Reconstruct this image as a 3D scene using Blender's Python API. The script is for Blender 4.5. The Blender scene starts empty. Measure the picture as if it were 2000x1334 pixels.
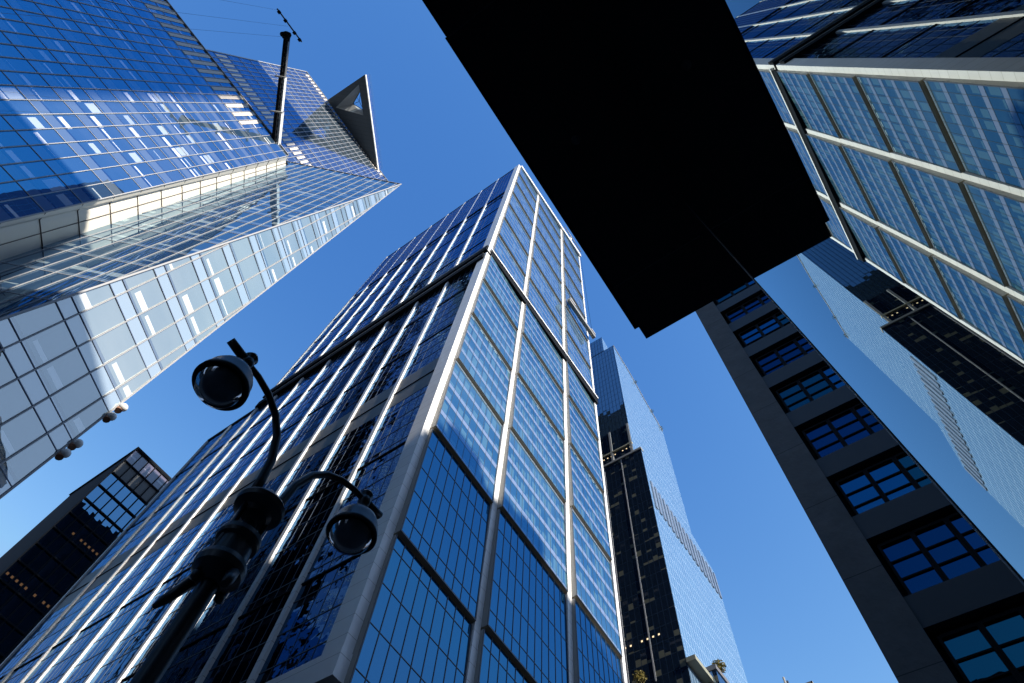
import bpy, math, random
from mathutils import Vector, Matrix
random.seed(7)
S = bpy.context.scene
COL = S.collection
E = 1.6                                   # eye height; builders below count heights from the eye

# ------------------------------------------------------------------ camera
cam_d = bpy.data.cameras.new('camera'); cam = bpy.data.objects.new('camera', cam_d); COL.objects.link(cam)
R_ = Vector((0.56725619, -0.82090513, 0.06584215)); D_ = Vector((0.76595348, 0.49652903, -0.40837996)); F_ = Vector((0.30254866, 0.28208808, 0.9104343))
m = Matrix((R_, -D_, -F_)).transposed().to_4x4(); m.translation = Vector((0, 0, E)); cam.matrix_world = m
cam_d.sensor_width = 36; cam_d.lens = 1228.695 / 2000 * 36; cam_d.clip_start = 0.02; cam_d.clip_end = 5000
S.camera = cam

# ------------------------------------------------------------------ world, sun, exposure
SUN_EL = math.radians(27); SUN_AZ = math.atan2(-1, -0.08)       # direction towards the sun
sd = Vector((math.cos(SUN_AZ) * math.cos(SUN_EL), math.sin(SUN_AZ) * math.cos(SUN_EL), math.sin(SUN_EL)))
W = bpy.data.worlds.new('World'); S.world = W; W.use_nodes = True
nt = W.node_tree; bg = nt.nodes['Background']; sky = nt.nodes.new('ShaderNodeTexSky'); sky.sky_type = 'NISHITA'
sky.sun_disc = False; sky.sun_elevation = SUN_EL; sky.sun_rotation = math.pi / 2 - SUN_AZ; sky.altitude = 0
sky.air_density = 1.0; sky.dust_density = 0.25; sky.ozone_density = 3.0
sep = nt.nodes.new('ShaderNodeSeparateColor'); cmb = nt.nodes.new('ShaderNodeCombineColor'); nt.links.new(sky.outputs[0], sep.inputs[0])
for i_, (g_, k_) in enumerate(((2.2, 1.25), (1.47, 1.0), (.8, 1.48))):      # clear, deep winter blue
    pw_ = nt.nodes.new('ShaderNodeMath'); pw_.operation = 'POWER'; nt.links.new(sep.outputs[i_], pw_.inputs[0]); pw_.inputs[1].default_value = g_
    ml_ = nt.nodes.new('ShaderNodeMath'); ml_.operation = 'MULTIPLY'; nt.links.new(pw_.outputs[0], ml_.inputs[0]); ml_.inputs[1].default_value = k_
    mn_ = nt.nodes.new('ShaderNodeMath'); mn_.operation = 'MINIMUM'; nt.links.new(ml_.outputs[0], mn_.inputs[0]); mn_.inputs[1].default_value = (1.5, 2.2, 3.6)[i_]
    nt.links.new(mn_.outputs[0], cmb.inputs[i_])
nt.links.new(cmb.outputs[0], bg.inputs[0]); bg.inputs[1].default_value = 0.15
sl = bpy.data.lights.new('sun', 'SUN'); sl.energy = 5.0; sl.angle = math.radians(0.5); sl.color = (1.0, 0.93, 0.82)
so = bpy.data.objects.new('sun', sl); COL.objects.link(so); so.rotation_euler = sd.to_track_quat('Z', 'Y').to_euler(); so.location = sd * 600
S.view_settings.view_transform = 'Standard'; S.view_settings.look = 'None'; S.view_settings.gamma = 1
S.view_settings.exposure = 0.8
S.render.engine = 'CYCLES'
S.cycles.use_denoising = True; S.cycles.max_bounces = 8; S.cycles.glossy_bounces = 6; S.cycles.diffuse_bounces = 3
S.cycles.transparent_max_bounces = 12; S.cycles.caustics_reflective = False; S.cycles.caustics_refractive = False
S.cycles.sample_clamp_indirect = 4

# ------------------------------------------------------------------ helpers
class MB:
    def __init__(s): s.v = []; s.f = []; s.uv = []; s.mi = []; s.sm = []
    K = 1.0                               # uniform scale about the eye point of the survey, used for one building
    def add(s, p): k = MB.K; s.v.append((p[0] * k, p[1] * k, p[2] * k + E)); return len(s.v) - 1
    def face(s, pts, uv=None, mi=0, sm=False):
        ids = [s.add(p) for p in pts]; s.f.append(ids); s.uv.append(uv or [(0, 0)] * len(ids)); s.mi.append(mi); s.sm.append(sm)
    def box(s, x0, x1, y0, y1, z0, z1, mi=0):
        P = [(x, y, z) for z in (z0, z1) for y in (y0, y1) for x in (x0, x1)]
        for q, ua, va in (((0, 2, 3, 1), 0, 1), ((4, 5, 7, 6), 0, 1), ((0, 1, 5, 4), 0, 2), ((2, 6, 7, 3), 0, 2), ((0, 4, 6, 2), 1, 2), ((1, 3, 7, 5), 1, 2)):
            s.face([P[i] for i in q], [(P[i][ua], P[i][va]) for i in q], mi)
    def bar(s, p, q, n, w, d, mi=0):
        """bar from p to q, n = outward normal, w = width, d = depth outwards (starts 0.03 inside)"""
        p = Vector(p); q = Vector(q); n = Vector(n).normalized(); a = (q - p).normalized(); b = a.cross(n).normalized() * (w / 2)
        i0 = -n * 0.03; o = n * d
        c = [p - b + i0, p + b + i0, p + b + o, p - b + o, q - b + i0, q + b + i0, q + b + o, q - b + o]
        for k in ((3, 2, 1, 0), (4, 5, 6, 7), (0, 1, 5, 4), (1, 2, 6, 5), (2, 3, 7, 6), (3, 0, 4, 7)): s.face([c[i] for i in k], None, mi)
    def prism(s, poly, z0, z1, mi=0):
        n = len(poly); s.face([(x, y, z0) for x, y in poly][::-1], None, mi); s.face([(x, y, z1) for x, y in poly], None, mi)
        u = 0
        for i in range(n):
            a, b = poly[i], poly[(i + 1) % n]; L = math.hypot(b[0] - a[0], b[1] - a[1])
            s.face([(a[0], a[1], z0), (b[0], b[1], z0), (b[0], b[1], z1), (a[0], a[1], z1)], [(u, z0), (u + L, z0), (u + L, z1), (u, z1)], mi); u += L
    def tube(s, pts, rad, n=12, mi=0, cap=True):
        pts = [Vector(p) for p in pts]; rad = rad if isinstance(rad, (list, tuple)) else [rad] * len(pts)
        rings = []; up = Vector((0.13, 0.9, 0.2)).normalized()
        for i, p in enumerate(pts):
            t = (pts[min(i + 1, len(pts) - 1)] - pts[max(i - 1, 0)]).normalized()
            a = t.cross(up).normalized() if abs(t.dot(up)) < .97 else t.cross(Vector((1, 0, 0))).normalized(); b = t.cross(a)
            rings.append([s.add(p + (a * math.cos(2 * math.pi * k / n) + b * math.sin(2 * math.pi * k / n)) * rad[i]) for k in range(n)])
        for i in range(len(rings) - 1):
            for k in range(n):
                s.f.append([rings[i][k], rings[i][(k + 1) % n], rings[i + 1][(k + 1) % n], rings[i + 1][k]]); s.uv.append([(0, 0)] * 4); s.mi.append(mi); s.sm.append(True)
        if cap:
            for r in (rings[0][::-1], rings[-1]): s.f.append(list(r)); s.uv.append([(0, 0)] * n); s.mi.append(mi); s.sm.append(False)
    def lathe(s, c, prof, n=32, mi=0, sharp=False):
        c = Vector(c); rings = [[s.add((c.x + r * math.cos(2 * math.pi * k / n), c.y + r * math.sin(2 * math.pi * k / n), c.z + z)) for k in range(n)] for r, z in prof]
        for i in range(len(rings) - 1):
            for k in range(n):
                s.f.append([rings[i][k], rings[i][(k + 1) % n], rings[i + 1][(k + 1) % n], rings[i + 1][k]]); s.uv.append([(0, 0)] * 4); s.mi.append(mi); s.sm.append(not sharp)
    def build(s, name, mats, parent=None):
        me = bpy.data.meshes.new(name); me.from_pydata(s.v, [], s.f); uvl = me.uv_layers.new(name='UVMap'); k = 0
        for u in s.uv:
            for c in u: uvl.data[k].uv = c; k += 1
        for mt in (mats if isinstance(mats, (list, tuple)) else [mats]): me.materials.append(mt)
        me.polygons.foreach_set('material_index', s.mi); me.polygons.foreach_set('use_smooth', s.sm); me.update()
        o = bpy.data.objects.new(name, me); COL.objects.link(o)
        if parent: o.parent = parent
        return o
def tag(o, label=None, cat=None, group=None, kind=None):
    for k, v in (('label', label), ('category', cat), ('group', group), ('kind', kind)):
        if v: o[k] = v
    return o
def thing(name, label, cat, group=None):
    o = bpy.data.objects.new(name, None); COL.objects.link(o); return tag(o, label, cat, group)

# ------------------------------------------------------------------ materials
class NG:
    def __init__(s, name):
        s.m = bpy.data.materials.new(name); s.m.use_nodes = True; s.t = s.m.node_tree; s.t.nodes.clear()
        s.out = s.N('ShaderNodeOutputMaterial')
    def N(s, t, **k):
        n = s.t.nodes.new(t)
        for a, b in k.items(): setattr(n, a, b)
        return n
    def L(s, a, b): s.t.links.new(a, b)
    def put(s, sock, v):
        if isinstance(v, bpy.types.NodeSocket): s.L(v, sock)
        elif isinstance(v, (tuple, list)) and len(v) == 3 and sock.type == 'RGBA': sock.default_value = (*v, 1)
        else: sock.default_value = v
    def M(s, op, a, b=0, c=0):
        n = s.N('ShaderNodeMath', operation=op); s.put(n.inputs[0], a); s.put(n.inputs[1], b)
        if len(n.inputs) > 2: s.put(n.inputs[2], c)
        return n.outputs[0]
    def V(s, op, a, b=(0, 0, 0), sc=None):
        n = s.N('ShaderNodeVectorMath', operation=op); s.put(n.inputs[0], a)
        if sc is None: s.put(n.inputs[1], b)
        else: s.put(n.inputs['Scale'], sc)
        return n.outputs[0]
    def mixc(s, f, a, b):
        n = s.N('ShaderNodeMix', data_type='RGBA'); s.put(n.inputs[0], f); s.put(n.inputs[6], a); s.put(n.inputs[7], b); return n.outputs[2]
    def xyz(s, x, y, z=0):
        n = s.N('ShaderNodeCombineXYZ'); s.put(n.inputs[0], x); s.put(n.inputs[1], y); s.put(n.inputs[2], z); return n.outputs[0]
    def white(s, v):
        n = s.N('ShaderNodeTexWhiteNoise', noise_dimensions='3D'); s.put(n.inputs['Vector'], v); return n.outputs['Value'], n.outputs['Color']
    def noise(s, v, scale, detail=3, rough=.55):
        n = s.N('ShaderNodeTexNoise'); s.put(n.inputs['Vector'], v); n.inputs['Scale'].default_value = scale; n.inputs['Detail'].default_value = detail; n.inputs['Roughness'].default_value = rough
        return n.outputs['Fac'], n.outputs['Color']
    def mixs(s, f, a, b):
        n = s.N('ShaderNodeMixShader'); s.put(n.inputs[0], f); s.L(a, n.inputs[1]); s.L(b, n.inputs[2]); return n.outputs[0]

def glazing(name, pw=1.65, fh=4.1, uo=0, vo=0, bands=(), base=(.008, .012, .02), r0=.25, rk=.75, ior=1.7, tint=(.75, .9, 1), tilt=.008, warp=.012, wscale=.35, lights=None, joint=0.0, jcol=(.01, .01, .012), rough=0.0, cloud=0, ccol=(.3, .36, .42)):
    """glass curtain wall: what stands behind the panes (slabs, blinds, dark rooms) under a mirror coat whose panes are slightly out of true"""
    g = NG(name); uv = g.N('ShaderNodeUVMap').outputs[0]; sp = g.N('ShaderNodeSeparateXYZ'); g.L(uv, sp.inputs[0])
    u = g.M('DIVIDE', g.M('SUBTRACT', sp.outputs[0], uo), pw); v = g.M('DIVIDE', g.M('SUBTRACT', sp.outputs[1], vo), fh)
    fu = g.M('FLOOR', u); fv = g.M('FLOOR', v); ru = g.M('FRACT', u); rv = g.M('FRACT', v)
    col = base
    for i, (a, b, prob, c, ua, ub, byrow) in enumerate(bands):
        r, rc = g.white(g.xyz(0.5 if byrow else g.M('ADD', fu, .5), g.M('ADD', fv, .5), i * 3.7 + .5))
        k = g.M('MULTIPLY', g.M('GREATER_THAN', rv, a), g.M('LESS_THAN', rv, b if prob >= 1 or byrow else g.M('ADD', a, g.M('MULTIPLY', b - a, g.M('FRACT', g.M('MULTIPLY', r, 17.3))))))
        k = g.M('MULTIPLY', k, g.M('LESS_THAN', r, prob))
        if ua > 0 or ub < 1: k = g.M('MULTIPLY', k, g.M('MULTIPLY', g.M('GREATER_THAN', ru, ua), g.M('LESS_THAN', ru, ub)))
        col = g.mixc(k, col, c)
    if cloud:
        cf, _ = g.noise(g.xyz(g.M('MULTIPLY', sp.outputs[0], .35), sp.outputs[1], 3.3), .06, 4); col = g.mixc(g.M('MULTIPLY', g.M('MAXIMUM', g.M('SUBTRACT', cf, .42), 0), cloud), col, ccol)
    if joint:
        k = g.M('MAXIMUM', g.M('LESS_THAN', ru, joint / pw), g.M('LESS_THAN', rv, joint / fh)); col = g.mixc(k, col, jcol)
    _, tc = g.white(g.xyz(fu, fv, 9.1)); _, nc = g.noise(g.xyz(sp.outputs[0], sp.outputs[1], 0), wscale, 2)
    nv = g.V('ADD', g.V('SCALE', g.V('SUBTRACT', tc, (.5, .5, .5)), sc=tilt * 2), g.V('SCALE', g.V('SUBTRACT', nc, (.5, .5, .5)), sc=warp * 2))
    geo = g.N('ShaderNodeNewGeometry'); nrm = g.V('NORMALIZE', g.V('ADD', geo.outputs['Normal'], nv))
    fr = g.N('ShaderNodeFresnel'); fr.inputs['IOR'].default_value = ior
    fac = g.M('MINIMUM', g.M('ADD', r0, g.M('MULTIPLY', fr.outputs[0], rk)), 1.0)
    if joint: fac = g.M('MULTIPLY', fac, g.M('SUBTRACT', 1, g.M('MULTIPLY', k, .85)))
    d = g.N('ShaderNodeBsdfDiffuse'); g.put(d.inputs[0], col); gl = g.N('ShaderNodeBsdfGlossy'); gl.inputs['Color'].default_value = (*tint, 1); gl.inputs['Roughness'].default_value = rough; g.L(nrm, gl.inputs['Normal'])
    sh = g.mixs(fac, d.outputs[0], gl.outputs[0])
    if lights:
        a, b, prob, c, st, ua, ub = lights
        r, _ = g.white(g.xyz(.5, g.M('ADD', fv, .5), 31.5)); r2, _ = g.white(g.xyz(g.M('ADD', fu, .5), g.M('ADD', fv, .5), 77.5))
        k2 = g.M('MULTIPLY', g.M('MULTIPLY', g.M('GREATER_THAN', rv, a), g.M('LESS_THAN', rv, b)), g.M('MULTIPLY', g.M('LESS_THAN', r, prob), g.M('LESS_THAN', r2, .7)))
        k2 = g.M('MULTIPLY', k2, g.M('MULTIPLY', g.M('GREATER_THAN', ru, ua), g.M('LESS_THAN', ru, ub)))
        em = g.N('ShaderNodeEmission'); em.inputs[0].default_value = (*c, 1); g.put(em.inputs[1], g.M('MULTIPLY', k2, st))
        ad = g.N('ShaderNodeAddShader'); g.L(sh, ad.inputs[0]); g.L(em.outputs[0], ad.inputs[1]); sh = ad.outputs[0]
    g.L(sh, g.out.inputs[0]); return g.m

def solid(name, c, rough=.6, metal=0, nscale=0, namp=.15, joints=None, spec=.5, bump=0, coat=0):
    g = NG(name); p = g.N('ShaderNodeBsdfPrincipled'); p.inputs['Roughness'].default_value = rough; p.inputs['Metallic'].default_value = metal; p.inputs['Specular IOR Level'].default_value = spec
    p.inputs['Coat Weight'].default_value = coat
    tc = g.N('ShaderNodeTexCoord'); col = c
    if nscale:
        f, _ = g.noise(tc.outputs['Object'], nscale, 5, .65)
        col = g.mixc(f, tuple(x * (1 - namp) for x in c), tuple(min(1, x * (1 + namp)) for x in c))
    if joints:
        jw, jh, th, jc = joints; sp = g.N('ShaderNodeSeparateXYZ'); g.L(tc.outputs['Object'], sp.inputs[0])
        hx = g.M('FRACT', g.M('DIVIDE', g.M('ADD', sp.outputs[0], sp.outputs[1]), jw)); hz = g.M('FRACT', g.M('DIVIDE', sp.outputs[2], jh))
        r, _ = g.white(g.xyz(g.M('FLOOR', g.M('DIVIDE', g.M('ADD', sp.outputs[0], sp.outputs[1]), jw)), g.M('FLOOR', g.M('DIVIDE', sp.outputs[2], jh)), 4.4))
        col = g.mixc(g.M('MULTIPLY', r, .22), col, tuple(x * .75 for x in c))
        k = g.M('MAXIMUM', g.M('LESS_THAN', hx, th / jw), g.M('LESS_THAN', hz, th / jh)); col = g.mixc(k, col, jc)
    g.put(p.inputs['Base Color'], col)
    if bump:
        f, _ = g.noise(tc.outputs['Object'], nscale * 2 or 5, 6); b = g.N('ShaderNodeBump'); b.inputs['Distance'].default_value = bump; g.L(f, b.inputs['Height']); g.L(b.outputs[0], p.inputs['Normal'])
    g.L(p.outputs[0], g.out.inputs[0]); return g.m

STONE = solid('white_stone', (.74, .74, .74), .42, nscale=.35, namp=.14, joints=(40, 2.05, .05, (.30, .29, .28)))
STONE_D = solid('grey_concrete', (.135, .132, .13), .8, nscale=.9, namp=.35, bump=.04, joints=(400, 3.86, .03, (.04, .04, .04)))
DARK = solid('dark_metal', (.010, .012, .016), .8, nscale=2, spec=.05)
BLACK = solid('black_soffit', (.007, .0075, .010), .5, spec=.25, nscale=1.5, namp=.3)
SOFFIT = solid('bounce_tone_soffit', (.48, .42, .32), .5, metal=.1)  # brown tone raised warm to stand in for bounced sunlight
REVEAL = solid('satin_reveal', (.27, .265, .25), .45)
LOUVRE = solid('grey_louvre', (.13, .13, .125), .5, joints=(60, .5, .12, (.05, .05, .05)))
WMET = solid('white_mullion', (.36, .36, .37), .4)
GMET = solid('dark_mullion', (.03, .04, .06), .45)
CREAM = solid('cream_panel', (.82, .78, .68), .45, nscale=.1, namp=.05)
CJOINT = solid('panel_joint', (.10, .08, .07), .7)
LOUV_L = solid('pale_louvre', (.62, .55, .47), .5)
GREY_MET = solid('brushed_grey_panel', (.10, .105, .11), .4, metal=.3, joints=(3.2, 500, .12, (.03, .03, .03)))
WHITEP = solid('white_paint', (.75, .75, .73), .4)
IRON = solid('black_cast_iron', (.006, .010, .015), .42, spec=.35, coat=.08, nscale=6, namp=.4, bump=.002)
LEAF = solid('autumn_leaves', (.16, .13, .02), .7, nscale=1.5, namp=.6)
LEAFG = solid('green_leaves', (.05, .09, .02), .7, nscale=1.5, namp=.5)
ASPH = solid('asphalt', (.05, .05, .052), .85, nscale=3, namp=.25, bump=.01)
PAVE = solid('concrete_pavement', (.17, .17, .17), .8, nscale=2, joints=(1.5, 500, .02, (.12, .12, .12)))
BRICK = solid('sandy_masonry', (.34, .28, .21), .8, nscale=.4, namp=.2, joints=(1.2, .5, .02, (.2, .17, .13)))

slab = (.22, .27, .36); blind = (.075, .16, .20)
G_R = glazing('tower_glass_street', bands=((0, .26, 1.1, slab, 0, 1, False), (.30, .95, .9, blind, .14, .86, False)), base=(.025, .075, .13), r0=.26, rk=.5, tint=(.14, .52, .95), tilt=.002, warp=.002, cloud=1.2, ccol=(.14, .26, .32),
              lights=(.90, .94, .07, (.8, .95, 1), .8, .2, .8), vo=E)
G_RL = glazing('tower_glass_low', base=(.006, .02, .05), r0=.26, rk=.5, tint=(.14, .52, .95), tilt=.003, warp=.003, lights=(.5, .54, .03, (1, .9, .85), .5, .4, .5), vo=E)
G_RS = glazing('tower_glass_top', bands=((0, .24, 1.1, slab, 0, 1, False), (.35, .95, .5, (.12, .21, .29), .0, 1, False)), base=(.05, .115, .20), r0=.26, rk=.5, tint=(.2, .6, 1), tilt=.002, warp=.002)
G_L = glazing('tower_glass_side', bands=((0, .2, 1.1, (.02, .025, .035), 0, 1, False),), base=(.003, .004, .008), r0=.08, rk=.85, tint=(.26, .56, 1), tilt=.018, warp=.06, wscale=1.0, pw=1.65)
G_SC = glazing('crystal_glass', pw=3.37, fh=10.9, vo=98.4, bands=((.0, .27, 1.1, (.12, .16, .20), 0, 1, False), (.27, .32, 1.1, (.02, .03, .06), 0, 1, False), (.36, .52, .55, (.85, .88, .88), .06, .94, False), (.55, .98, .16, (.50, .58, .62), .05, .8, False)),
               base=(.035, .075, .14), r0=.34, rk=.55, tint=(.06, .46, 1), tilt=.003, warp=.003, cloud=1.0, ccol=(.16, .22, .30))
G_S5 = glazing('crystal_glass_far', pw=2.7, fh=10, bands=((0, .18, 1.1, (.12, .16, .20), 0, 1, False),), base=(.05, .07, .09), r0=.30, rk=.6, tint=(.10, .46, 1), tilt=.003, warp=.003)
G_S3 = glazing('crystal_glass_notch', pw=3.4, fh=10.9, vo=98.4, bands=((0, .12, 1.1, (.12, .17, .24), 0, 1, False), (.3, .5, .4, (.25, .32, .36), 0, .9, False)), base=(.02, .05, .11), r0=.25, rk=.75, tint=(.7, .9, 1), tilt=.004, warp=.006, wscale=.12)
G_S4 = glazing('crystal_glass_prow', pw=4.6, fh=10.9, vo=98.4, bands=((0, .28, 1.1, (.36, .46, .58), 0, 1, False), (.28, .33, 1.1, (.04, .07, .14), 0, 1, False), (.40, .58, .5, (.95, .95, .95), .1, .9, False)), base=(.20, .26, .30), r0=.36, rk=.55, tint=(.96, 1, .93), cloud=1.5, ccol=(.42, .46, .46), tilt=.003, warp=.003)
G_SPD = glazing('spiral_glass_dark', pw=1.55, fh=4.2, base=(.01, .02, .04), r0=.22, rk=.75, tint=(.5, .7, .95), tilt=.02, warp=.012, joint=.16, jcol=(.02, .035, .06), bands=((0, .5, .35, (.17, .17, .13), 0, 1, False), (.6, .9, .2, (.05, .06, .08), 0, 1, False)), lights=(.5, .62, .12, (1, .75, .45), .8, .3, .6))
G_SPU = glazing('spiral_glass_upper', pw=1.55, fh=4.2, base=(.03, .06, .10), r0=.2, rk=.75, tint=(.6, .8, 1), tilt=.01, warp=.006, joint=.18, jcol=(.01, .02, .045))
G_SPB = glazing('spiral_glass_skylit', pw=1.55, fh=4.2, base=(.11, .19, .30), r0=.32, rk=.65, tint=(.85, .95, 1), tilt=.035, warp=.015, joint=.12, jcol=(.30, .40, .55))  # same tower's glass; sky reflection put into the paler base
G_MIR = glazing('storefront_glass', pw=50, fh=50, base=(.006, .009, .012), r0=.25, rk=.95, ior=1.5, tint=(.82, .93, .92), tilt=0, warp=.0006, wscale=3)
G_WIN = glazing('office_window', pw=1.05, fh=3.86, bands=((.1, .45, .35, (.02, .04, .045), 0, 1, False),), base=(.001, .006, .015), r0=.16, rk=.5, tint=(.04, .38, .85), cloud=.6, ccol=(.02, .06, .08), tilt=.01, warp=.008, wscale=.6)
G_55 = glazing('grid_tower_glass', pw=1.29, fh=5.65, vo=138.3 - 5.65 * 30 + E * 0, base=(.003, .006, .014), r0=.35, rk=.5, tint=(.25, .62, 1), tilt=.006, warp=.006, lights=(.3, .42, .2, (1, .55, .25), .06, .15, .6))
G_EAST = glazing('plain_dark_glass', pw=3.4, fh=10.9, base=(.01, .016, .03), r0=.15, rk=.6, tilt=.006, joint=.35, jcol=(.28, .30, .34))
G_MAS = glazing('masonry_facade', pw=3.2, fh=3.8, base=(.33, .27, .20), bands=((.3, .8, 1.1, (.02, .025, .03), .3, .7, False),), r0=.0, rk=.05, tilt=0, warp=0, rough=.3)

WINS = [G_WIN] + [glazing('office_window', pw=1.05, fh=3.86, base=b_, r0=.14, rk=.45, ior=1.5, tint=t_, tilt=.01, warp=.012, wscale=.9, cloud=.8, ccol=(.02, .05, .06)) for b_, t_ in (((.002, .004, .012), (.03, .22, .62)), ((.003, .010, .016), (.04, .34, .55)), ((.001, .003, .01), (.02, .20, .55)))]
FRAME = solid('black_window_frame', (.008, .009, .012), .7, spec=.1)

def glass_clear(name, tint, f):
    g = NG(name); t = g.N('ShaderNodeBsdfTransparent'); t.inputs[0].default_value = (*tint, 1); gl = g.N('ShaderNodeBsdfGlossy'); gl.inputs['Roughness'].default_value = .02
    fr = g.N('ShaderNodeFresnel'); fr.inputs[0].default_value = 1.35
    g.L(g.mixs(g.M('MINIMUM', g.M('ADD', f, g.M('MULTIPLY', fr.outputs[0], .5)), 1), t.outputs[0], gl.outputs[0]), g.out.inputs[0]); return g.m
CLEAR = glass_clear('clear_balustrade', (.75, .85, .95), .05)
GLOBE = glass_clear('lamp_globe_glass', (.55, .6, .66), .04)

# ------------------------------------------------------------------ ground (below the frame, lights the undersides)
b = MB(); b.box(-1500, 1500, -1500, 1500, -E - 1, -E); tag(b.build('road', ASPH), kind='structure')
def walk(x0, x1, y0, y1):
    b = MB(); b.box(x0, x1, y0, y1, -E + .004, -E + .14); tag(b.build('pavement', PAVE), kind='structure')
walk(-40, 18, -26, 6.0); walk(22, 92, 34, 142); walk(-60, 5, 70, 150)

# ------------------------------------------------------------------ central tower
T = thing('office_tower', 'tall white stone framed glass office tower in the middle of the photo', 'building')
b = MB(); b.box(28.9, 78.6, 39.4, 117.6, -E, 296.6); b.box(28.9, 78.6, 117.6, 138.6, -E, 147.6); b.build('core', DARK, T)
def piece(name, mat, boxes, parent=T, label=None):
    b = MB()
    for q in boxes: b.box(*q)
    o = b.build(name, mat, parent)
    if label: o['label'] = label
    return o
# white piers of the street face
piece('corner_pier', STONE, [(27, 28.15, 38.5, 41.0, 36.0, 152.6), (27, 28.15, 38.5, 41.0, 154.2, 297.4)])
for x0, x1 in ((42.65, 43.72), (62.15, 63.3), (78.05, 79.0)):
    piece('pier', STONE, [(x0, x1, 38.5, 40.2, 36.0, 152.4), (x0, x1, 38.5, 40.2, 155.3, 293.7)])
piece('roof_beam', STONE, [(28.15, 79.0, 37.7, 40.3, 293.9, 297.4)])
piece('step_ledge', STONE, [(27.6, 79.2, 37.75, 39.0, 155.2, 156.0)])
piece('step_soffit', DARK, [(28.1, 79.05, 37.95, 39.0, 152.4, 155.2)])
# street-face glazing: modules of five floors leaning outwards to their lower edge
lev = [29.8, 50.3, 70.8, 91.9, 112.3, 132.9, 152.4]; lev2 = [156.0, 172.6, 193.1, 213.6, 234.1, 254.6, 275.1, 293.7]
bays = ((28.15, 42.65), (43.72, 62.15), (63.3, 78.05))
for (xa, xb) in bays:
    for L in (lev, lev2):
        for i in range(len(L) - 1):
            z0, z1 = L[i] + (.35 if i else 0), L[i + 1]
            low = z0 < 65; Y = 38.5; up = L is lev2
            x0, x1 = xa + .02, xb - .02
            def yy(x, z): return Y - .85 + .8 * (x - x0) / (x1 - x0) + .42 * (z - z0) / (z1 - z0)   # out of plane: most at the near lower corner
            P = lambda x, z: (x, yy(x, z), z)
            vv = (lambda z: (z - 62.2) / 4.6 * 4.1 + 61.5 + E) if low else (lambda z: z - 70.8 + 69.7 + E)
            b = MB()
            b.face([P(x0, z0), P(x1, z0), P(x1, z1), P(x0, z1)], [(x0, vv(z0)), (x1, vv(z0)), (x1, vv(z1)), (x0, vv(z1))], 0)
            b.face([P(x0, z0), P(x0, z1), (x0, Y + 1.2, z1), (x0, Y + 1.2, z0)], None, 1)
            b.face([P(x0, z0), (x0, Y + 1.2, z0), (x1, Y + 1.2, z0), P(x1, z0)], None, 2)
            b.face([P(x0, z1), P(x1, z1), (x1, Y + 1.2, z1), (x0, Y + 1.2, z1)], None, 1)
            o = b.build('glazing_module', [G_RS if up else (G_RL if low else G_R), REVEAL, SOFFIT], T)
            g = MB(); n = (-.05, -1, -.02); nb = round((x1 - x0) / 1.65); w = .07
            for k in range(1, nb):
                x = x0 + (x1 - x0) * k / nb; g.bar(P(x, z0), P(x, z1), n, w if low else .045, .06 if low else .03)
            st = 4.6 if low else 4.1
            zz = (62.2 - 4.6 * 10) if low else (70.8 - 4.1 * 10 if not up else 156 - 4.1 * 10)
            while zz < z1 - .5:
                if zz > z0 + .5: g.bar(P(x0, zz), P(x1, zz), n, w if low else .05, .05 if low else .02)
                zz += st
            for xx in (x0 + .08, x1 - .08): g.bar(P(xx, z0), P(xx, z1), n, .16, .08)
            g.bar(P(x0, z0 + .1), P(x1, z0 + .1), n, .2, .07)
            g.build('mullion_grid', GMET, o)
# side face (towards -x): fins, glass, ledges
fy = [50.0, 59.6, 69.4, 79.5, 89.7, 99.7, 109.8]
def fin(y, z1, up):
    q = [(26.98, 27.6, y - .1, y + .7, 36.0, min(z1, 151.6))]
    if up: q += [(26.98, 27.6, y - .1, y + .7, 154.3, 240.5), (26.98, 27.5, y - .1, y + .7, 240.5, 296.6)]
    piece('fin', STONE, q)
for y in fy: fin(y, 151, True)
fin(117.4, 148.0, True); fin(128.0, 148.0, False); fin(137.8, 148.0, False)
ys = [41.0] + [y for y in fy + [117.4, 128.0, 137.8]]
def pane(y0, y1, z0, z1, x=27.36):
    b = MB(); b.face([(x, y1, z0), (x, y0, z0), (x, y0, z1), (x, y1, z1)], [(y1, z0), (y0, z0), (y0, z1), (y1, z1)]); o = b.build('glazing_module', G_L, T)
    g = MB(); n = (-1, 0, 0)
    zz = 25.8
    while zz < z1 - .3:
        if zz > z0 + .3: g.bar((x, y0, zz), (x, y1, zz), n, .12, .05)
        zz += 4.1
    nb = round((y1 - y0) / 1.65)
    for k in range(1, nb): y = y0 + (y1 - y0) * k / nb; g.bar((x, y, z0), (x, y, z1), n, .05, .04)
    g.build('mullion_grid', GMET, o)
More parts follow.
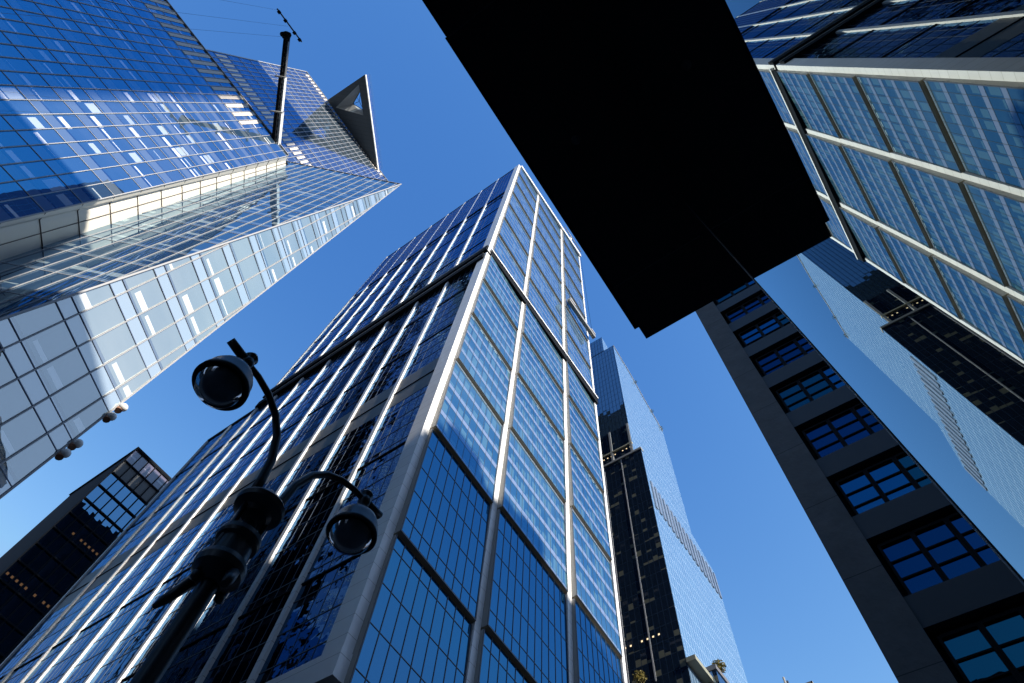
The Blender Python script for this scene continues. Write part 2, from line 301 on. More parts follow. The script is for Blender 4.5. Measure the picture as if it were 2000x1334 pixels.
for i in range(len(ys) - 1):
    y0 = ys[i] + (.7 if i else 0); y1 = ys[i + 1] - .1; up = ys[i + 1] < 118
    for z0, z1 in ((36, 48.6), (48.9, 69.1), (69.4, 85.4), (95.4, 110.1), (110.4, 130.9), (131.2, 148.0)): pane(y0, y1, z0, z1)
    b = MB(); b.box(27.32, 28.6, y0, y1, 85.4, 90.1); b.box(27.32, 28.6, y0, y1, 90.4, 95.4); b.build('louvre_band', LOUVRE, T)
    for z in (48.75, 69.25, 90.25, 110.25, 131.05): piece('spandrel_ledge', DARK, [(27.2, 28.4, y0, y1, z - .12, z + .12)])
    if up:
        for z0, z1 in ((163.5, 172.3), (172.6, 192.8), (193.1, 213.3), (213.6, 233.8), (234.1, 240.5)): pane(y0, y1, z0, z1)
        for z0, z1 in ((240.5, 254.3), (254.6, 274.8), (275.1, 293.0)): pane(y0, y1, z0, z1, 27.02)
        b = MB(); b.box(27.32, 28.6, y0, y1, 158.0, 163.5); b.build('louvre_band', LOUVRE, T)
        for z in (172.45, 192.95, 213.45, 233.95): piece('spandrel_ledge', DARK, [(27.2, 28.4, y0, y1, z - .12, z + .12)])
        for z in (254.45, 274.95): piece('spandrel_ledge', DARK, [(27.06, 28.4, y0, y1, z - .12, z + .12)])
        piece('crown_rail', DARK, [(27.1, 28.4, y0, y1, 293.0, 294.2)]); piece('crown_rail', DARK, [(27.1, 27.9, y0, y1, 295.4, 296.6)])
piece('step_beam', DARK, [(26.45, 28.5, 39.0, 117.9, 148.0, 151.2), (26.45, 28.5, 38.6, 118.6, 154.2, 157.9)])
piece('step_trim', REVEAL, [(26.40, 26.47, 38.6, 118.6, 156.9, 157.2), (26.40, 26.47, 39.0, 117.9, 150.6, 150.9)])
piece('parapet', DARK, [(27.1, 28.6, 117.9, 138.8, 148.0, 149.6)])
piece('base_beam', STONE, [(26.9, 79.1, 38.4, 40.8, 33.3, 36.0), (26.9, 28.9, 40.8, 139.0, 33.3, 36.0)])

# things on the tower
C = thing('window_cleaning_cradle', 'grey window cleaning cradle hanging across the right bay of the white framed tower', 'cradle')
b = MB(); b.box(63.4, 79.6, 36.2, 37.4, 196.6, 196.9); b.build('deck', REVEAL, C)
b = MB(); b.box(63.4, 79.6, 36.2, 36.3, 196.9, 198.4); b.box(63.4, 79.6, 37.3, 37.4, 196.9, 198.4); b.build('guard_rail', REVEAL, C)
b = MB(); b.box(63.6, 66.8, 36.0, 37.6, 198.4, 199.6); b.box(77, 79.4, 36.0, 37.6, 198.4, 199.4); b.build('winch', WMET, C)
b = MB(); b.tube([(64.2, 36.8, 199), (64.2, 37.9, 297)], .05, 6); b.tube([(78.6, 36.8, 199), (78.6, 37.9, 297)], .05, 6); b.build('cable', DARK, C)
C = thing('roof_crane', 'small white davit crane on the roof edge of the white framed tower', 'crane')
b = MB(); b.tube([(70.6, 38.6, 297), (70.6, 38.1, 302.2)], .5, 8); b.build('mast', WHITEP, C)
b = MB(); b.tube([(64.2, 37.4, 302.3), (79.3, 37.6, 302.3)], .22, 8); b.build('jib', REVEAL, C)

# ------------------------------------------------------------------ crystal tower, top left
MB.K = .41
K = thing('crystal_tower', 'faceted blue glass skyscraper with white mullions filling the top left of the photo', 'building')
S1 = lambda x, z: (x, 81.6 + .088 * z, z)
S5 = lambda x, z: (x, 89.72 + .088 * z, z)
E1 = lambda z: -32.0 + .0127 * (z - 98.4)
CE = lambda z: (-33.55 + .017 * z, 83.85 + .0872 * z, z)
J = lambda z: (-28.03, 89.77 + .068 * z, z)
FO = lambda z: (-16.6 + .1124 * (z - 78), 83.6 - .0449 * (z - 78), z)
OU = lambda z: (2.7, 93.86 - .0965 * (z - 65.9), z)
ZL = -3.9
def quadface(name, P, mat, uvs, parent=K):
    b = MB(); b.face(P, uvs); return b.build(name, mat, parent)
nS1 = (0, -1, .088); r2 = math.sqrt(.5)
TOP = 242.6
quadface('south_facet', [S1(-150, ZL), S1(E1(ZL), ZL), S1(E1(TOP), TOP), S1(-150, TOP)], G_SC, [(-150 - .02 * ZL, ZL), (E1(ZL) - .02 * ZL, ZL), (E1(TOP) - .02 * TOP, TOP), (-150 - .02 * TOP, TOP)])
g = MB()
for k in range(36):
    x0 = -57.68 + .02 * (100 - 100) - 3.37 * 26 + 3.37 * k     # position at z = 0 along the lean
    xz = lambda z: x0 + .02 * z
    if xz(TOP) < E1(TOP) - .5: g.bar(S1(xz(ZL), ZL), S1(xz(TOP), TOP), nS1, .16, .2)
fl = [98.4 + 10.95 * k - (k * k) * .05 for k in range(-8, 14)]
for z in fl:
    if z < TOP: g.bar(S1(-150, z), S1(E1(z), z), nS1, .13, .10)
g.build('mullion_grid', WMET, K)
b = MB(); b.bar(S1(-150, TOP), S1(E1(TOP), TOP), nS1, .5, .5); b.bar(S1(E1(ZL), ZL), S1(E1(TOP), TOP), nS1, .22, .22); b.build('edge_trim', WMET, K)
b = MB()
for k in range(36):
    xa = -57.68 - 3.37 * 26 + 3.37 * k + .3
    f = lambda z, o: (xa + o + .02 * z, 81.6 + .088 * z - .12, z)
    if f(TOP, 1.5)[0] < E1(TOP) - 14: b.face([f(223, 0), f(223, 1.35), f(242.3, 1.35), f(242.3, 0)])
b.build('louvre', LOUV_L, K)
# cream return
zt = TOP
b = MB()
b.face([S1(E1(ZL), ZL), CE(ZL), CE(zt), S1(E1(zt), zt)])
b.face([CE(ZL), J(ZL), J(zt), CE(zt)])
b.face([S1(E1(zt), zt), CE(zt), J(zt), (J(zt)[0] - 2, J(zt)[1] + 9, zt), (-33, J(zt)[1] + 9, zt)])
b.build('cream_return', CREAM, K)
g = MB(); nc = (.73, -.68, .06)
for z in fl:
    if z < zt: g.bar(CE(z), J(z), nc, .10, .2); g.bar(S1(E1(z) - .05, z), CE(z), (1, 0, 0), .10, .2)
mid = lambda z: tuple((a + c) / 2 for a, c in zip(CE(z), J(z)))
g.bar(mid(ZL), mid(zt), nc, .09, .2); g.build('panel_joint', CJOINT, K)
# notch facet (faces -x -y), prow facet
ZA = 250.8
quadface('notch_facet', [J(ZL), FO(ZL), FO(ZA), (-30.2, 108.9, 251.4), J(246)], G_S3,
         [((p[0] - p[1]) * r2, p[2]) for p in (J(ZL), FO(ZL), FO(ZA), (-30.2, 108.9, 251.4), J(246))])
g = MB(); n3 = (-.706, -.706, .048)
A = FO(ZA)
for k in range(1, 27):
    u = 3.05 * k - 1.2      # along the roof edge from the apex
    p = (A[0] - u * r2, A[1] + u * r2, 251)
    zb = max(ZL, 251 - u / .111)                               # where it meets the fold line
    za = 251 if p[0] > -29.5 else 251 + (p[0] + 28.03) / -.034 * -1     # those left of the return start on the junction
    if za <= zb: continue
    q = lambda z: (p[0] + .034 * (z - 251) * (-1 if False else 1), p[1] + .034 * (z - 251), z)
    if p[0] <= -29.5:
        continue
    zj = 251 - (28.03 + p[0]) / .034
    g.bar(p, q(max(zb, min(250, zj))), n3, .10, .12)
for z in fl + [98.4 + 10.95 * 14 - 9.8]:
    if z < 245: g.bar(J(z), FO(z), n3, .12, .06)
g.build('mullion_grid', WMET, K)
d25 = (math.cos(math.radians(25)), math.sin(math.radians(25)))
u4 = lambda p: p[0] * d25[0] + p[1] * d25[1] - .02 * p[2]
PR = [FO(ZL), OU(ZL), OU(ZA), FO(ZA)][:3]
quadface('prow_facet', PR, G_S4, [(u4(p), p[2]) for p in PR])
g = MB(); n4 = (.421, -.903, -.088)
for xm in (-.8, -5.05, -9.3, -13.55):
    # lines lean with .05 in x per metre of height; y from the facet plane
    pl = lambda x, z: (x, 93.86 - .0965 * (z - 65.9) + (x - 2.7) * .4663, z)
    z = ZL; pts = []
    while z < ZA:
        x = xm + .052 * (z - 70)
        if x > FO(z)[0] + .1 and x < 2.6: pts.append(pl(x, z))
        z += 1
    if len(pts) > 1: g.bar(pts[0], pts[-1], n4, .22, .25)
g.build('mullion_grid', WMET, K)
FLM = solid('blue_grey_frame', (.12, .16, .26), .4)
for z in fl:
    if 0 < z < 245:
        for z2, w in ((z, .16), (z + 3.0, .12)):
            if z2 < 247: g = MB(); g.bar(FO(z2), OU(z2), n4, w, .07); g.build('floor_line', FLM, K)
b = MB(); b.bar(FO(ZL), FO(ZA), (-.2, -.97, 0), .35, .25); b.bar(OU(ZL), OU(ZA), (.3, -.95, 0), .3, .2); b.bar(FO(ZA), (-30.2, 108.9, 251.4), n3, .3, .25); b.build('edge_trim', WMET, K)
# upper shaft behind
MB.K = 1.0
zt5 = 391.0; xl = lambda z: -82.5 + .0395 * (z - 267)
quadface('upper_facet', [S5(xl(5), 5), S5(-1.5, 5), S5(-1.5, zt5), S5(xl(zt5), zt5)], G_S5, [(xl(5) - .15, 5), (-1.5 - .15, 5), (-1.5 - .03 * zt5, zt5), (xl(zt5) - .03 * zt5, zt5)])
g = MB()
x = -110
while x < 0:
    f = lambda z: S5(x + .03 * z, z)
    z0 = 150
    if f(zt5)[0] < -1.5 and f(zt5)[0] > xl(zt5):
        zz = 5
        while f(zz)[0] < xl(zz): zz += 5
        g.bar(f(zz), f(zt5), nS1, .18, .2)
    x += 2.25
for k, z in enumerate([12.2 + 11.9 * i for i in range(32)]):
    g.bar(S5(xl(z), z), S5(-1.5, z), nS1, .12 if k % 3 else .4, .12)
g.build('mullion_grid', WMET, K)
b = MB(); b.bar(S5(xl(zt5), zt5), S5(-1.5, zt5), nS1, .5, .4); b.bar(S5(xl(150), 150), S5(xl(zt5), zt5), nS1, .4, .3); b.build('edge_trim', WMET, K)
b = MB(); b2 = MB(); x = -110 + .35
while x < 0:
    f = lambda z, o: (x + o + .03 * z, 89.72 + .088 * z - .1, z)
    if xl(388) < f(388, 0)[0] < -6: b.face([f(384.3, 0), f(384.3, 1.1), f(390.5, 1.1), f(390.5, 0)])
    if xl(280) < f(280, 0)[0] < -22: b2.face([f(274.3, 0), f(274.3, 1.1), f(284.3, 1.1), f(284.3, 0)])
    x += 2.25
b.build('louvre', LOUV_L, K); b2.build('louvre', LOUV_L, K)
# solid bodies behind the facets
b = MB()
b.prism([(-78, 127), (-3, 127), (-3, 175), (-78, 175)], -E, 388)
b.build('core', DARK, K)
MB.K = .41
b = MB(); b.prism([(-150, 104.5), (-32.5, 104.5), (-31, 111), (2.3, 113), (2.3, 175), (-150, 175)], -3.9, 240); b.build('core', DARK, K)
quadface('east_facet', [OU(ZL), (2.7, 176, ZL), (2.7, 176, ZA), OU(ZA)], G_EAST, [(93, ZL), (176, ZL), (176, ZA), (93, ZA)])
quadface('roof_slab', [FO(ZA), OU(ZA), (2.7, 176, ZA), (-30.2, 176, ZA), (-30.2, 108.9, ZA + .2)], LOUVRE, None)
MB.K = 1.0
b = MB(); b.box(-3, .6, 124.5, 140, 330, 385); b.build('netted_corner', solid('scaffold_net', (.12, .13, .15), .7, joints=(2.2, 5, .5, (.5, .5, .5))), K)
b = MB(); b.face([(-2.9, 127, 0), (-2.9, 175, 0), (-2.9, 175, 388), (-2.9, 127, 388)], [(127, 0), (175, 0), (175, 388), (127, 388)]); b.build('east_facet', glazing('shaft_glass', pw=1.6, fh=4.4, base=(.02, .025, .03), r0=.1, rk=.5, joint=.22, jcol=(.42, .38, .34), bands=((0, .3, 1.1, (.16, .15, .14), 0, 1, False),)), K)
# observation deck
Zd = 387.0
b = MB()
tri = [(-58.3, 122.9), (-56.23, 95.63), (-10.4, 124.0)]
hole = [(-52.4, 121.4), (-54.1, 101.85), (-39.7, 110.54)]
def ring(z, flip):
    for i in range(3):
        j = (i + 1) % 3; q = [(*tri[i], z), (*tri[j], z), (*hole[j], z), (*hole[i], z)]
        b.face(q[::-1] if flip else q)
ring(Zd, False); ring(Zd + 4, True)
D = None
for i in range(3):
    j = (i + 1) % 3
    b.face([(*tri[i], Zd), (*tri[j], Zd), (*tri[j], Zd + 4), (*tri[i], Zd + 4)])
dk = b.build('deck_slab', GREY_MET, K)
b = MB()
inn = [(-48.5, 112.6), (-51.6, 103.7), (-42.0, 109.5)]
for i in range(3):
    j = (i + 1) % 3; b.face([(*hole[i], Zd), (*hole[j], Zd), (*inn[j], Zd + 3.8), (*inn[i], Zd + 3.8)])
b.build('skylight_reveal', solid('pale_reveal', (.45, .47, .48), .4, nscale=.5), K)
b = MB(); I = [Vector((*p, Zd + 3.7)) for p in inn]; c = (I[0] + I[1] + I[2]) / 3
for i in range(3): b.bar(I[i], c, (0, 0, -1), .25, .1); b.bar(I[i], I[(i + 1) % 3], (0, 0, -1), .3, .1)
b.bar((I[0] + I[1]) / 2, I[2], (0, 0, -1), .2, .1); b.build('skylight_frame', DARK, K)
b = MB(); b.bar((*tri[1], Zd + 1.2), (*tri[2], Zd + 1.2), (.53, -.85, 0), 2.4, .5); b.build('fascia', WHITEP, K)
b = MB(); b.bar((*tri[1], Zd + 5.5), (*tri[2], Zd + 5.5), (.53, -.85, 0), 4, 1.6); b.build('balustrade', CLEAR, K)
# boom crane
MB.K = .41
C = thing('telescopic_crane', 'long telescopic crane boom, sunlit side painted white and shaded side black, over the roof of the faceted glass tower', 'crane')
p0 = Vector((-34.2, 105.1, 241.1)); p1 = Vector((-64.36, 76.25, 252)); ax = p1 - p0
def seg(a, c, w): 
    bb = MB(); bb.bar(p0 + ax * a, p0 + ax * c, (-.3, .1, -1), w, w); return bb
def half(a, c, w, side, mat, nm):
    w = w * (.8 if side < 0 else 1)
    pa, pb = p0 + ax * a, p0 + ax * c; sidev = ax.cross(Vector((0, 0, 1))).normalized() * (w * .25 * side)
    bb = MB(); bb.bar(pa + sidev + Vector((0, 0, w)), pb + sidev + Vector((0, 0, w)), (0, 0, -1), w / 2, w * (1.25 if side < 0 else 1.7)); return bb.build(nm, mat, C)
for a, c, w in ((0, .33, 2.5), (.335, .62, 2.1), (.625, .97, 1.7)):
    half(a, c, w, 1, DARK, 'boom_section'); o = half(a, c, w, -1, WHITEP if c < .9 else LOUVRE, 'boom_section')  # sunlit side and shaded underside put in as white and dark halves
    hb = MB(); sv = ax.cross(Vector((0, 0, 1))).normalized()
    n_ = 7
    for k in range(n_):
        q = p0 + ax * (a + (c - a) * (k + .6) / n_) - sv * (w * .25) - Vector((0, 0, w * .9 + .02)); d_ = ax.normalized()
        hb.face([q + d_ * .7 * (math.cos(t)) + sv * .28 * math.sin(t) for t in [i * math.pi / 4 for i in range(8)]])
    hb.build('lightening_hole', DARK, o)
for a, w in ((.335, 4.4), (.625, 3.8)):
    bb = MB(); sv = ax.cross(Vector((0, 0, 1))).normalized() * w * .5; q = p0 + ax * a; bb.bar(q - sv + Vector((0, 0, -1.5)), q + sv + Vector((0, 0, -1.5)), (0, 0, -1), .5, 1.6); bb.build('collar', REVEAL, C)
bb = MB(); q = p0 + ax * .96
for dx, dy, dz, r in ((0, 0, -1, 1.5), (1, .8, -.5, .9), (-.9, .6, -1.6, .9), (.4, -1, -1.5, 1.0)):
    bb.lathe(q + Vector((dx, dy, dz)), [(0, -r), (r, -r * .6), (r, r * .6), (0, r)], 8)
bb.build('boom_head', DARK, C)
bb = MB(); bb.tube([(-72.1, 74.71, 252.6), (-58.74, 74.67, 252.6)], .28, 8); bb.build('spreader_bar', GMET, C)
bb = MB()
for xx in (-70.7, -67.3, -62.4, -59.6): bb.box(xx - .5, xx + .5, 74.2, 75.2, 251.6, 252.5)
bb.build('pulley', DARK, C)
bb = MB()
for q in ((-71.5, 74.7, 252.4), (-65.5, 75.3, 252.4), (-62.8, 77.8, 251)): bb.tube([q, (q[0] - .3, q[1], 12)], .035, 5)
bb.build('hoist_rope', GMET, C)
# round lights on the prow edge
for i, zr in enumerate((76.9, 79.4, 87.0, 89.8)):
    lb = ['lowest', 'second lowest', 'second highest', 'highest'][i]
    o = thing('edge_light', f'{lb} of the four white globe lights along the sloping glass edge on the left', 'light', 'globe lights on the glass tower edge')
    y = OU(zr)[1] ; bb = MB(); c = (3.5, y - .2, zr); r = .75
    bb.lathe(c, [(r * math.sin(t * math.pi / 10), -r * math.cos(t * math.pi / 10)) for t in range(11)], 16); bb.build('globe', WHITEP, o)
    bb = MB(); bb.tube([(3.4, y, zr - 1.1), (3.1, y + .3, zr - .3)], [.6, .5], 10); bb.build('bracket', solid('bronze_bracket', (.25, .12, .07), .5), o)

MB.K = 1.0
# ------------------------------------------------------------------ stepped blue glass tower behind (right of centre)
P = thing('terraced_tower', 'stepped blue glass skyscraper with planted terraces behind the white framed tower', 'building')
def wallx(name, x, y0, y1, z0, z1, mat): 
    b = MB(); b.face([(x, y1, z0), (x, y0, z0), (x, y0, z1), (x, y1, z1)], [(y1, z0), (y0, z0), (y0, z1), (y1, z1)]); return b.build(name, mat, P)
def wally(name, y, poly, mat):
    b = MB(); b.face([(x, y, z) for x, z in poly], [(x, z) for x, z in poly]); return b.build(name, mat, P)
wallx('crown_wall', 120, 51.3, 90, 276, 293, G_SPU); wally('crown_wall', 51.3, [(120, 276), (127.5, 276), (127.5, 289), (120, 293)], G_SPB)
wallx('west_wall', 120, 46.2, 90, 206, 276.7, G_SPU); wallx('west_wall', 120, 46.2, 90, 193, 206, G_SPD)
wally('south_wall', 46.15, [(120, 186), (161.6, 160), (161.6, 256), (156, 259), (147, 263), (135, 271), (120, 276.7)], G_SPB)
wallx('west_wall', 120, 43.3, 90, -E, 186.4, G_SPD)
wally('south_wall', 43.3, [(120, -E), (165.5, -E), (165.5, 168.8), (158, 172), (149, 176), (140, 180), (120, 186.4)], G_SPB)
b = MB(); b.box(120.3, 161, 46.6, 90, 0, 250); b.box(120.3, 147, 46.6, 90, 250, 262); b.box(120.3, 165, 43.7, 90, -E, 160); b.box(120.3, 134, 52, 90, 262, 288); b.build('core', G_SPD, P)
b = MB(); b.box(119.6, 121.5, 43.2, 90, 186.4, 187.4); b.build('terrace_slab', REVEAL, P)
b = MB(); b.box(120.4, 121, 46.6, 90, 187.4, 193); b.box(119.7, 120.6, 46.1, 90, 192.6, 193.2); b.build('terrace_wall', solid('warm_terrace_wall', (.42, .38, .26), .6), P)
b = MB()
for y in (46.3, 54.0, 61.8): b.box(119.75, 120.5, y, y + .8, 187.4, 206)
b.build('terrace_column', REVEAL, P)
b = MB()
for y in (51.2, 58.0): b.box(119.9, 120.1, y, y + .35, 100, 186.4)
b.build('light_strip', WMET, P)
b = MB()
for k in range(17):
    x = 122 + k * 2.6; b.box(x, x + 1.2, 43.05, 43.3, 157.5 - .02 * (x - 120), 170.6 - .27 * (x - 122) * .3)
b.build('louvre', solid('blue_louvre', (.10, .14, .22), .5), P)
for q in ([(120, 276.7), (135, 271), (147, 263), (156, 259), (161.6, 256)],):
    b = MB()
    for i in range(4):
        (xa, za), (xb, zb) = q[i], q[i + 1]; b.bar((xa, 46.1, za), (xb, 46.1, zb), (0, -1, 0), .5, .15)
    b.build('terrace_edge', WMET, P)
b = MB(); b.box(128, 150, 39.7, 43.25, -E, 104); b.build('podium_block', G_SPD, P)
b = MB(); b.box(127.8, 150.2, 39.5, 43.28, 104, 105.2); b.build('podium_parapet', solid('grey_parapet', (.12, .12, .13), .6), P)
b = MB(); b.box(119.7, 128, 41, 43.28, 101.4, 102.6); b.build('podium_canopy', solid('lit_canopy', (.25, .25, .19), .5), P)
# far tower side, lower shoulder
def bush(name, c, r, mat, label, n=260, squash=1.0, grp=None):
    o = thing(name, label, 'shrub', grp); b = MB(); rnd = random.Random(hash(label) & 999 if False else int(abs(c[0] * 7 + c[2])))
    for _ in range(n):
        d = Vector((rnd.gauss(0, 1), rnd.gauss(0, 1), rnd.gauss(0, 1))).normalized() * r * rnd.random() ** .4; d.z *= squash
        p = Vector(c) + d; a = Vector((rnd.gauss(0, 1), rnd.gauss(0, 1), rnd.gauss(0, 1))).normalized(); e = a.cross(Vector((rnd.random(), rnd.random(), 1))).normalized(); s = r * .14
        b.face([p - a * s, p + e * s * .6, p + a * s, p - e * s * .6])
    b.build('crown', mat, o); t = MB(); t.tube([(c[0], c[1], c[2] - r * 1.3), (c[0], c[1], c[2])], [r * .08, r * .04], 6); t.build('stem', DARK, o)
bush('terrace_shrub', (131.2, 39.9, 106.8), 1.7, LEAF, 'yellow and rust leafed shrub on the low terrace corner at the bottom of the photo', 420)
bush('terrace_shrub', (116.5, 53.6, 99.5), 1.6, LEAF, 'dark autumn shrub low on the dark face of the stepped glass tower', 300)
for i, (x, y, z, lb) in enumerate(((139, 46.0, 269.2, 'tiny green shrub highest on the stepped roofline'), (152.5, 46.0, 261.3, 'tiny green shrub halfway down the stepped roofline'), (160.5, 46.0, 257.3, 'tiny green shrub lowest on the stepped roofline'), (127.5, 45.0, 185.5, 'small yellowish shrub on the terrace edge beside the dark lower block'))):
    bush('terrace_shrub', (x, y, z), 1.0, LEAFG, lb, 110)
X = thing('exhaust_stack', 'bright steel pipes just rising into the photo at the bottom right of centre', 'pipe')
for k in range(4):
    b = MB(); s = 1 + k * .002; z = 90 - k * .55; x = 1.327 * 90 + k * .55; y = .268 * 90 - k * .35; b.tube([(x, y, 40), (x, y, z)], .22, 10); b.build('pipe', [REVEAL, GMET][k % 2], X)
b = MB(); b.box(112, 128, 18, 30, -E, 82); tag(b.build('far_low_building', G_MAS), 'low masonry building whose roof carries the steel pipes', 'building')

# ------------------------------------------------------------------ dark gridded tower, bottom left
MB.K = 1.55
Q = thing('gridded_tower', 'dark steel gridded glass tower at the bottom left edge of the photo', 'building')
b = MB(); b.box(17.9, 48, 160.4, 192, -E, 149.6); b.build('body', DARK, Q)
for zr in range(26):
    z1 = 149.5 - 5.65 * zr; z0 = z1 - 5.4
    if z0 < 0: break
    b = MB(); b.face([(17.75, 160.1, z0), (48, 160.1, z0), (48, 160.1, z1), (17.75, 160.1, z1)], [(17.75, z0), (48, z0), (48, z1), (17.75, z1)])
    b.build('window_row', LOUVRE if zr == 1 else (glazing('crown_glass', pw=2.58, fh=2.8, base=(.12, .11, .16), r0=.1, rk=.5, tilt=.02, bands=((.3, .7, .6, (.35, .36, .42), 0, 1, False),)) if zr == 0 else G_55), Q)
g = MB()
for k in range(13): x = 17.75 + 2.58 * k; g.box(x - .14, x + .14, 159.75, 160.2, 0, 149.7)
for k in range(27):
    z = 149.6 - 5.65 * k
    if z > 0: g.box(17.6, 48, 159.7, 160.25, z - .2, z + .2)
g.build('steel_grid', DARK, Q)
b = MB(); b.box(17.5, 48.2, 159.6, 192.2, 149.7, 150.4); b.build('roof_edge', DARK, Q)
MB.K = 1.0

# ------------------------------------------------------------------ grey building with dark windows, bottom right
B = thing('grey_office_block', 'dark grey concrete block with stacked square windows at the bottom right of the photo', 'building')
b = MB(); b.box(20, 21.2, -.54, .882, -E, 50); b.build('pier', STONE_D, B)
b = MB(); b.box(21.2, 40, -14, .88, -E, 49.5); b.box(20.75, 21.2, -14, -.54, -E, 49.5); b.build('body', DARK, B)
SP = solid('brown_spandrel', (.035, .033, .036), .6, nscale=2)
heads = [11.3 - 4, 11.3, 15.1, 19.1, 22.9, 26.9, 30.9, 34.8, 38.6, 42.1, 46.0]
for i, zh in enumerate(heads):
    b = MB(); b.box(20.12, 20.75, -14, -.54, zh, zh + 1.25); b.build('spandrel', SP, B)
wz = [(zh - .35, zh - 2.65) for zh in heads]
w0 = None
for zt_, zb_ in wz:
    for k, (ya, yb) in enumerate(((-.85, -1.90), (-2.08, -3.10), (-3.28, -4.30), (-4.48, -5.5))):
        b = MB(); b.face([(20.42, ya, zb_), (20.42, yb, zb_), (20.42, yb, zt_), (20.42, ya, zt_)], [(ya, zb_), (yb, zb_), (yb, zt_), (ya, zt_)]); o = b.build('window', WINS[(wz.index((zt_, zb_)) * 5 + k * k * 3 + k) % 4], B)
        g = MB()
        for t in (1 / 3, 2 / 3): z = zb_ + (zt_ - zb_) * t; g.box(20.36, 20.41, yb, ya, z - .03, z + .03)
        g.box(20.32, 20.74, ya, ya + .1, zb_ - .1, zt_ + .1); g.box(20.32, 20.74, yb - .09, yb, zb_ - .1, zt_ + .1); g.box(20.32, 20.74, yb, ya, zb_ - .12, zb_); g.box(20.32, 20.74, yb, ya, zt_, zt_ + .12); g.build('frame', FRAME, o)

# ------------------------------------------------------------------ glass wall beside the lens and black canopy over it
eps = .011; Dm = .18; h = 3.2; xm = .18 / .195
ym = lambda x: -Dm + eps * x
H = thing('glass_fronted_building', 'mirror glass shop front at the right edge reflecting the towers', 'building')
b = MB(); b.face([(xm, ym(xm), -E), (-14, ym(-14), -E), (-14, ym(-14), h), (xm, ym(xm), h)], [(xm, 0), (-14, 0), (-14, h), (xm, h)]); b.build('glass_front', G_MIR, H)
b = MB(); b.prism([(xm - .012, ym(xm) - .3), (xm + .004, ym(xm) - .3), (xm + .004, ym(xm) + .0015), (xm - .012, ym(xm) + .0015)], -E, h); b.build('end_trim', solid('grey_aluminium', (.03, .033, .04), .6), H)
b = MB(); b.prism([(-14, -14), (xm - .02, -14), (xm - .02, ym(xm) - .03), (-14, ym(-14) - .03)], -E, h); b.prism([(-14, -14), (xm - .02, -14), (xm - .02, -.25), (-14, -.45)], h + .4, 26); b.build('body', STONE_D, H)
N = thing('black_canopy', 'flat black canopy slab seen from below overhead', 'canopy')
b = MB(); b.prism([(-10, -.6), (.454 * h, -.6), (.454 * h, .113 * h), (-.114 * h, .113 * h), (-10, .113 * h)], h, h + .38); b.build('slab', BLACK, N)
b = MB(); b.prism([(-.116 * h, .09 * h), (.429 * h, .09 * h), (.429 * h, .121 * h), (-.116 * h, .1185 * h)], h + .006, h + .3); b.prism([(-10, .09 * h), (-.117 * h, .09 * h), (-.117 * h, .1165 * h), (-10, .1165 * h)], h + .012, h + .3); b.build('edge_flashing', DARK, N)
b = MB()
for x in (-6.4, -4.8, -3.2, -1.6, -.365, 1.1): b.box(x - .003, x + .003, -.15, .113 * h, h - .002, h + .01)
for x in (-6.0, -2.4, .35): b.lathe((x, .12, h), [(0, -.006), (.02, -.006), (.024, 0)], 16)
b.build('soffit_joint', solid('soffit_seam', (.02, .02, .024), .4), N)

# ------------------------------------------------------------------ unseen buildings behind the camera; towers and west block added for their shade
def caster(name, label, boxes, mat=None):
    o = thing(name, label, 'building'); b = MB()
    for q in boxes: b.box(*q)
    b.build('wall', mat or G_MAS, o); b = MB()
    for (x0, x1, y0, y1, z0, z1) in boxes: b.box(x0 - .3, x1 + .3, y1 + .02, y1 + .5, z1 - 2, z1 - .8)
    b.build('cornice', BRICK, o)
prof_ = [(-8, 21, 33.0), (21, 27.3, 68.5), (27.3, 28.6, 70.2), (28.6, 30.4, 72.6), (30.4, 31.6, 75.2), (31.6, 38.6, 76.3), (38.6, 40.2, 74.0), (40.2, 44, 72.6), (44, 49, 73.7), (49, 55, 74.8), (55, 62, 71.2), (62, 69, 70.4), (69, 73, 68.4), (73, 78, 67.0), (78, 100, 60)]
caster('masonry_building', 'sandy masonry block across the street with a many stepped roofline', [(a - 12.7, b - 12.7, -150, -120, -E, z + 81.0) for a, b, z in prof_])
caster('masonry_building', 'lower sandy masonry block nearer the street, left of the stepped one', [(-17, 10, -58, -31, -E, 71), (-48, -17.1, -58, -31, -E, 86.5)])
caster('masonry_building', 'sandy masonry block nearer the street with a heavy cornice, right of the lower one', [(50, 78, -58, -31, -E, 82), (24, 49.9, -58, -31, -E, 84.5)])
caster('slim_shade_tower', 'unseen slim dark tower added far off to shade the gridded tower', [(-4.8, 4.0, -175, -150, -E, 438)], G_EAST)  # added off camera; its shadow keeps the gridded tower dark
caster('slab_shade_tower', 'unseen dark slab tower of two heights, shaped to shade the faceted tower', [(-112, -61.5, -190, -150, -E, 457), (-61.4, -41.2, -190, -150, -E, 240)], G_EAST)  # added off camera; edges set by the shadow wanted on the crystal tower
caster('masonry_building', 'unseen masonry block added west of the camera to cut the skylight', [(-110, -66, -1, 30, -E, 118)])  # added to block skylight on the shaded foot of the office tower

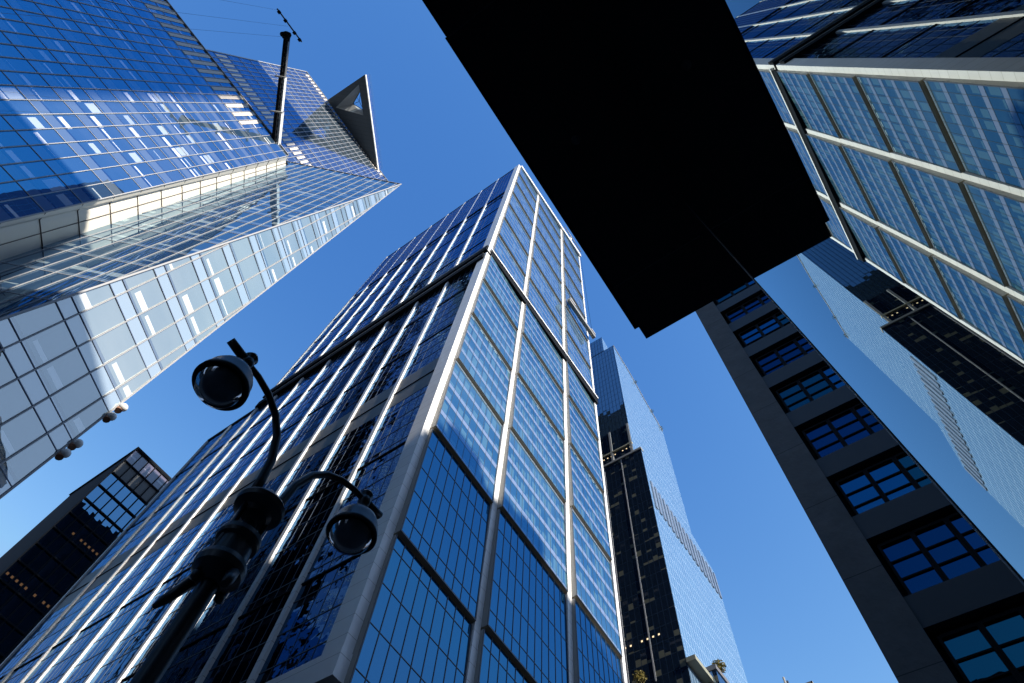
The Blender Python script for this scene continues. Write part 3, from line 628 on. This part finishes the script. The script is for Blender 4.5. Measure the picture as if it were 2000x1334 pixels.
# ------------------------------------------------------------------ street lamp
Lp = thing('street_lamp', 'black twin armed street lamp with two hanging globe heads', 'lamp')
px, py = 1.545, 4.124; dr = Vector((.9989, .0466, 0))
b = MB(); b.tube([(px, py, -E), (px, py, -E + .5), (px, py, -E + .55), (px, py, 3.2), (px, py, 4.1)], [.16, .15, .095, .075, .065], 20); b.build('pole', IRON, Lp)
b = MB(); b.lathe((px, py, 3.58), [(0, -.17), (.09, -.17), (.13, -.13), (.195, -.06), (.205, .0), (.195, .05), (.15, .08), (.145, .25), (.175, .27), (.185, .30), (.18, .35), (.12, .38), (.0, .38)], 64, 0, True); b.build('lower_collar', IRON, Lp)
b = MB(); b.lathe((px, py, 4.27), [(0, -.09), (.11, -.09), (.14, -.05), (.215, -.01), (.225, .04), (.205, .075), (.12, .10), (.10, .17), (.05, .25), (0, .27)], 64, 0, True); b.build('upper_collar', IRON, Lp)
for s_ in (-1, 1):
    b = MB()
    c = Vector((px, py, 0)) + dr * (s_ * .13)
    b.tube([c + Vector((0, 0, 3.45)), c + Vector((0, 0, 4.3))], .028, 10); b.lathe(c + Vector((0, 0, 3.40)), [(0, -.05), (.035, -.03), (.04, .02), (0, .05)], 12); b.build('stay_rod', IRON, Lp)
c = Vector((px, py, 0)); b = MB(); b.tube([c + Vector((-.06, .17, 3.5)), c + Vector((-.10, .33, 3.36)), c + Vector((-.12, .40, 3.30))], [.05, .04, .02], 8) ; b.build('ornament', IRON, Lp); b = MB()
b.tube([c + Vector((.05, -.15, 3.5)), c + Vector((.02, -.22, 3.38)), c + Vector((.0, -.25, 3.30))], [.05, .045, .03], 8); b.build('ornament', IRON, Lp)
prof = [(.13, 4.35), (.14, 4.54), (.17, 4.82), (.27, 5.11), (.41, 5.30), (.60, 5.43), (.80, 5.49), (.98, 5.50), (1.06, 5.49)]
for s_ in (-1, 1):
    b = MB(); pts = [Vector((px, py, z)) + dr * (s_ * u) for u, z in prof]; b.tube(pts, [.045, .045, .042, .04, .038, .036, .034, .033, .033], 16)
    q = pts[-2]; b.tube([q, q + dr * s_ * .27 + Vector((0, 0, .03))], [.05, .045], 12)
    b.lathe(q + Vector((0, 0, 0)), [(0, .15), (.05, .14), (.075, .09), (.05, .05), (.07, .02), (.07, -.05), (.05, -.08), (.05, -.14), (.08, -.17)], 18)
    b.build('arm', IRON, Lp)
    hc = Vector((px, py, 5.0)) + dr * (s_ * 1.0)
    b = MB(); b.lathe(hc, [(.04, .36), (.10, .33), (.14, .28), (.20, .22), (.235, .14), (.25, .04), (.262, .02), (.268, -.03), (.25, -.035), (.235, .03), (.18, .15), (.10, .2), (0, .21)], 40); hd = b.build('lamp_head', IRON, Lp)
    b = MB(); R = .225; b.lathe(hc, [(R * math.cos(t), -.02 - .19 * math.sin(t)) for t in [i * math.pi / 24 for i in range(13)]], 40); b.build('globe', GLOBE, hd)
    b = MB(); b.lathe(hc, [(.195 * math.cos(t), .0 - .165 * math.sin(t)) for t in [i * math.pi / 16 for i in range(9)]], 32); b.build('refractor', solid('smoked_refractor', (.20, .22, .25), .35, spec=.3, nscale=8, namp=.4), hd)
